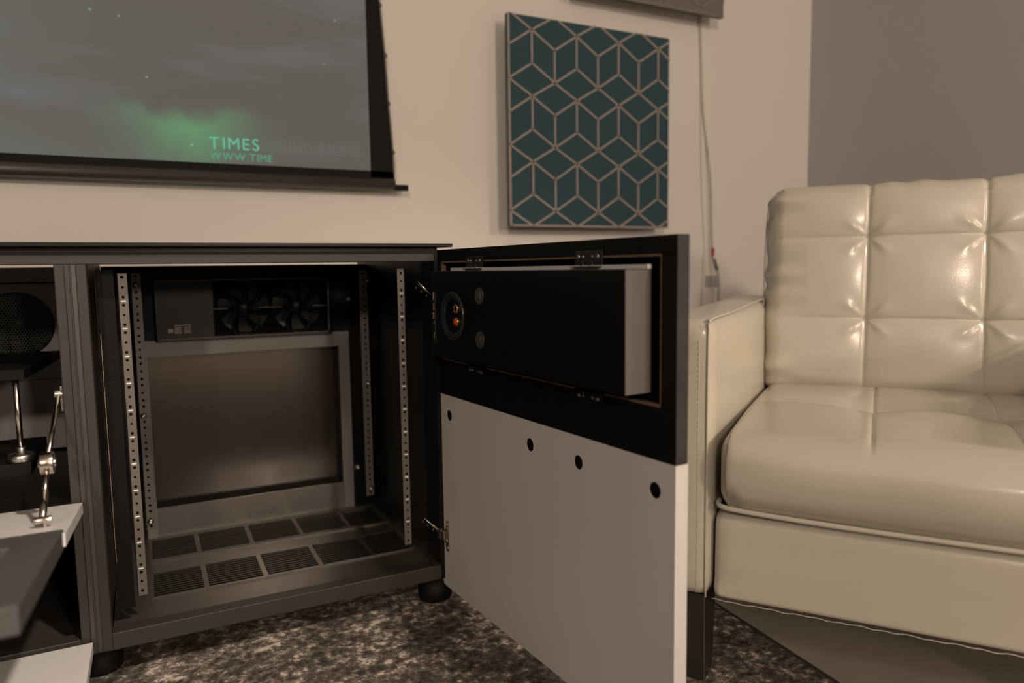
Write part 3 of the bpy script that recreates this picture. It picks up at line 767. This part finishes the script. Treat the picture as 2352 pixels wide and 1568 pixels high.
# seat cushion
sh = Vector((SW/2-.003, .285, .060)); sc_ = Vector((SW/2, .268, .338))
SEAMS = (.222, .41)
def fseat(p, n):
    X_, Y_ = p.x+SW/2, p.y+sh.y
    ex = max(0, 1-(p.x/sh.x)**2); ey = max(0, 1-(p.y/sh.y)**2)
    if n.z > .3:
        p.z += .016*(ex**.7)*(ey**.6)*n.z
        for s_ in SEAMS:
            p.z -= (.005*math.exp(-abs(X_-s_)/.0025)+.010*g(X_-s_, .05)*g(Y_-.31, .10))*n.z*(1 if Y_ > .03 else max(0, Y_/.03))
        p.z -= (.004*math.exp(-abs(Y_-.31)/.003)+.009*g(Y_-.31, .05))*n.z*ex
    if n.y < -.3:
        p.y -= .024*max(0, 1-((p.z-.012)/sh.z)**2)*(ex**.4)*(-n.y)
        p.y -= .0015*math.sin(p.x*23)*max(0, 1-(p.z/sh.z)**2)
        p.y += .012*g(p.x+sh.x-.028, .012)*g(p.z+.045, .02)
    if n.x < -.3: p.x += .012*max(0, -p.y/sh.y)*max(0, -n.x)
    if n.z < -.3: p.z -= .004*math.sin(p.x*5+1)
    return p
seat = loft_box(sh, .034, 200, 120, 26, fseat).build('seat_cushion', LEATHER, ch, X=AX @ Matrix.Translation(sc_))
q = MB(); q2 = MB()
q.tube(smooth([(.010, .03, .2850), (.012, .006, .2855), (.03, -.008, .2845), (.10, -.0125, .2825), (.22, -.0140, .2805), (.40, -.0140, .2800), (.55, -.012, .2810), (.59, .004, .283)], 8), .0040, 8)
q.build('welt', LEATHER, seat, X=AX)
for k in range(66):
    x = .03+k*.0084; t = 1-((x-.3)/.3)**2
    q2.box(x, x+.005, -.0104-.004*t, .002, .3905-.003*t, .3911-.003*t)
q2.build('stitching', STITCH, seat, X=AX, kind='stuff')
# back cushion
bh = Vector((SW/2+.004, .085, .225)); tilt = math.radians(-8)
VX, HZ = (.2, .405), (.697, .529)
bc = Vector((SW/2, .632, .592))
def fback(p, n):
    X_, Z_ = p.x+SW/2, p.z+bc.z
    ex = max(0, 1-(p.x/bh.x)**4); ez = max(0, 1-(p.z/bh.z)**4)
    if n.y < -.3:
        d = .012*ex*ez
        # pillows swelling between the seams
        cx = [-.02]+list(VX)+[.62]; cz = [.36]+sorted(HZ)+[.83]
        ux = min(abs(X_-c) for c in cx); uz = min(abs(Z_-c) for c in cz)
        d += .010*(1-math.exp(-ux/.035))*(1-math.exp(-uz/.03))
        for s_ in VX: d -= .0045*math.exp(-abs(X_-s_)/.0022)*ez
        for h in HZ: d -= .0040*math.exp(-abs(Z_-h)/.0022)*ex*min(1, X_/.14)
        for s_ in VX:
            for h in HZ:
                dx, dz = X_-s_, Z_-h; r = math.hypot(dx, dz); th = math.atan2(dz, dx)
                d -= .010*math.exp(-r/.020)
                for a in (.55, 2.5, 3.8, 5.6): d += .0028*g(r-.032, .022)*g(((th-a+math.pi) % (2*math.pi))-math.pi, .25)
        p.y -= d*(-n.y)
    # gathers along the left edge and the top
    el = max(0, -p.x/bh.x-.72)/.28; et = max(0, p.z/bh.z-.78)/.22
    wob = math.sin(p.z*95+2*math.sin(p.z*31)); wt = math.sin(p.x*60+2.2*math.sin(p.x*23+1))
    p.y += .0038*wob*el*max(0, -n.y+.3); p.x += .0022*wob*el
    if n.z > .2: p.z += (.0030*wt*max(.2, 1-abs(n.y)))*(1+.6*math.sin(p.x*7))
    if n.z > .2:
        for s_ in VX: p.z -= .004*g(X_-s_, .006)
    return p
back = loft_box(bh, .042, 230, 20, 190, fback).build('back_cushion', LEATHER, ch, X=AX @ Matrix.Translation(bc) @ Matrix.Rotation(tilt, 4, 'X'))
q = MB(); q.tube(smooth([(-bh.x+.003, -.052, -.20), (-bh.x-.001, -.055, 0), (-bh.x+.001, -.055, .15), (-bh.x+.010, -.055, .195), (-bh.x+.035, -.058, .2215)], 6), .0028, 6)
q.build('welt', LEATHER, back, X=AX @ Matrix.Translation(bc) @ Matrix.Rotation(tilt, 4, 'X'))
loft_box(Vector((SW/2+.02, .05, .31)), .02, 8, 6, 12).build('outer_back', LEATHER, ch, X=AX @ Matrix.Translation((SW/2, .765, .44)))
for x, y, sx, sy in ((-.052, .058, 1, 1), (SW+.052, .058, -1, 1), (-.052, .74, 1, -1), (SW+.052, .74, -1, -1)):
    t, b = .044, .027; q = MB()
    vs = [(x+a*t, y+c*t, .1305) for a, c in ((-1, -1), (1, -1), (1, 1), (-1, 1))] + [(x+a*b+.026*sx, y+c*b-.055*sy, .0078 if (AX @ Vector((x, y, 0))).x < .95 else .0002) for a, c in ((-1, -1), (1, -1), (1, 1), (-1, 1))]
    q.add(vs, [(0, 1, 2, 3), (7, 6, 5, 4), (0, 4, 5, 1), (1, 5, 6, 2), (2, 6, 7, 3), (3, 7, 4, 0)]); q.build('leg', LEG, ch, X=AX, bevel=.002)
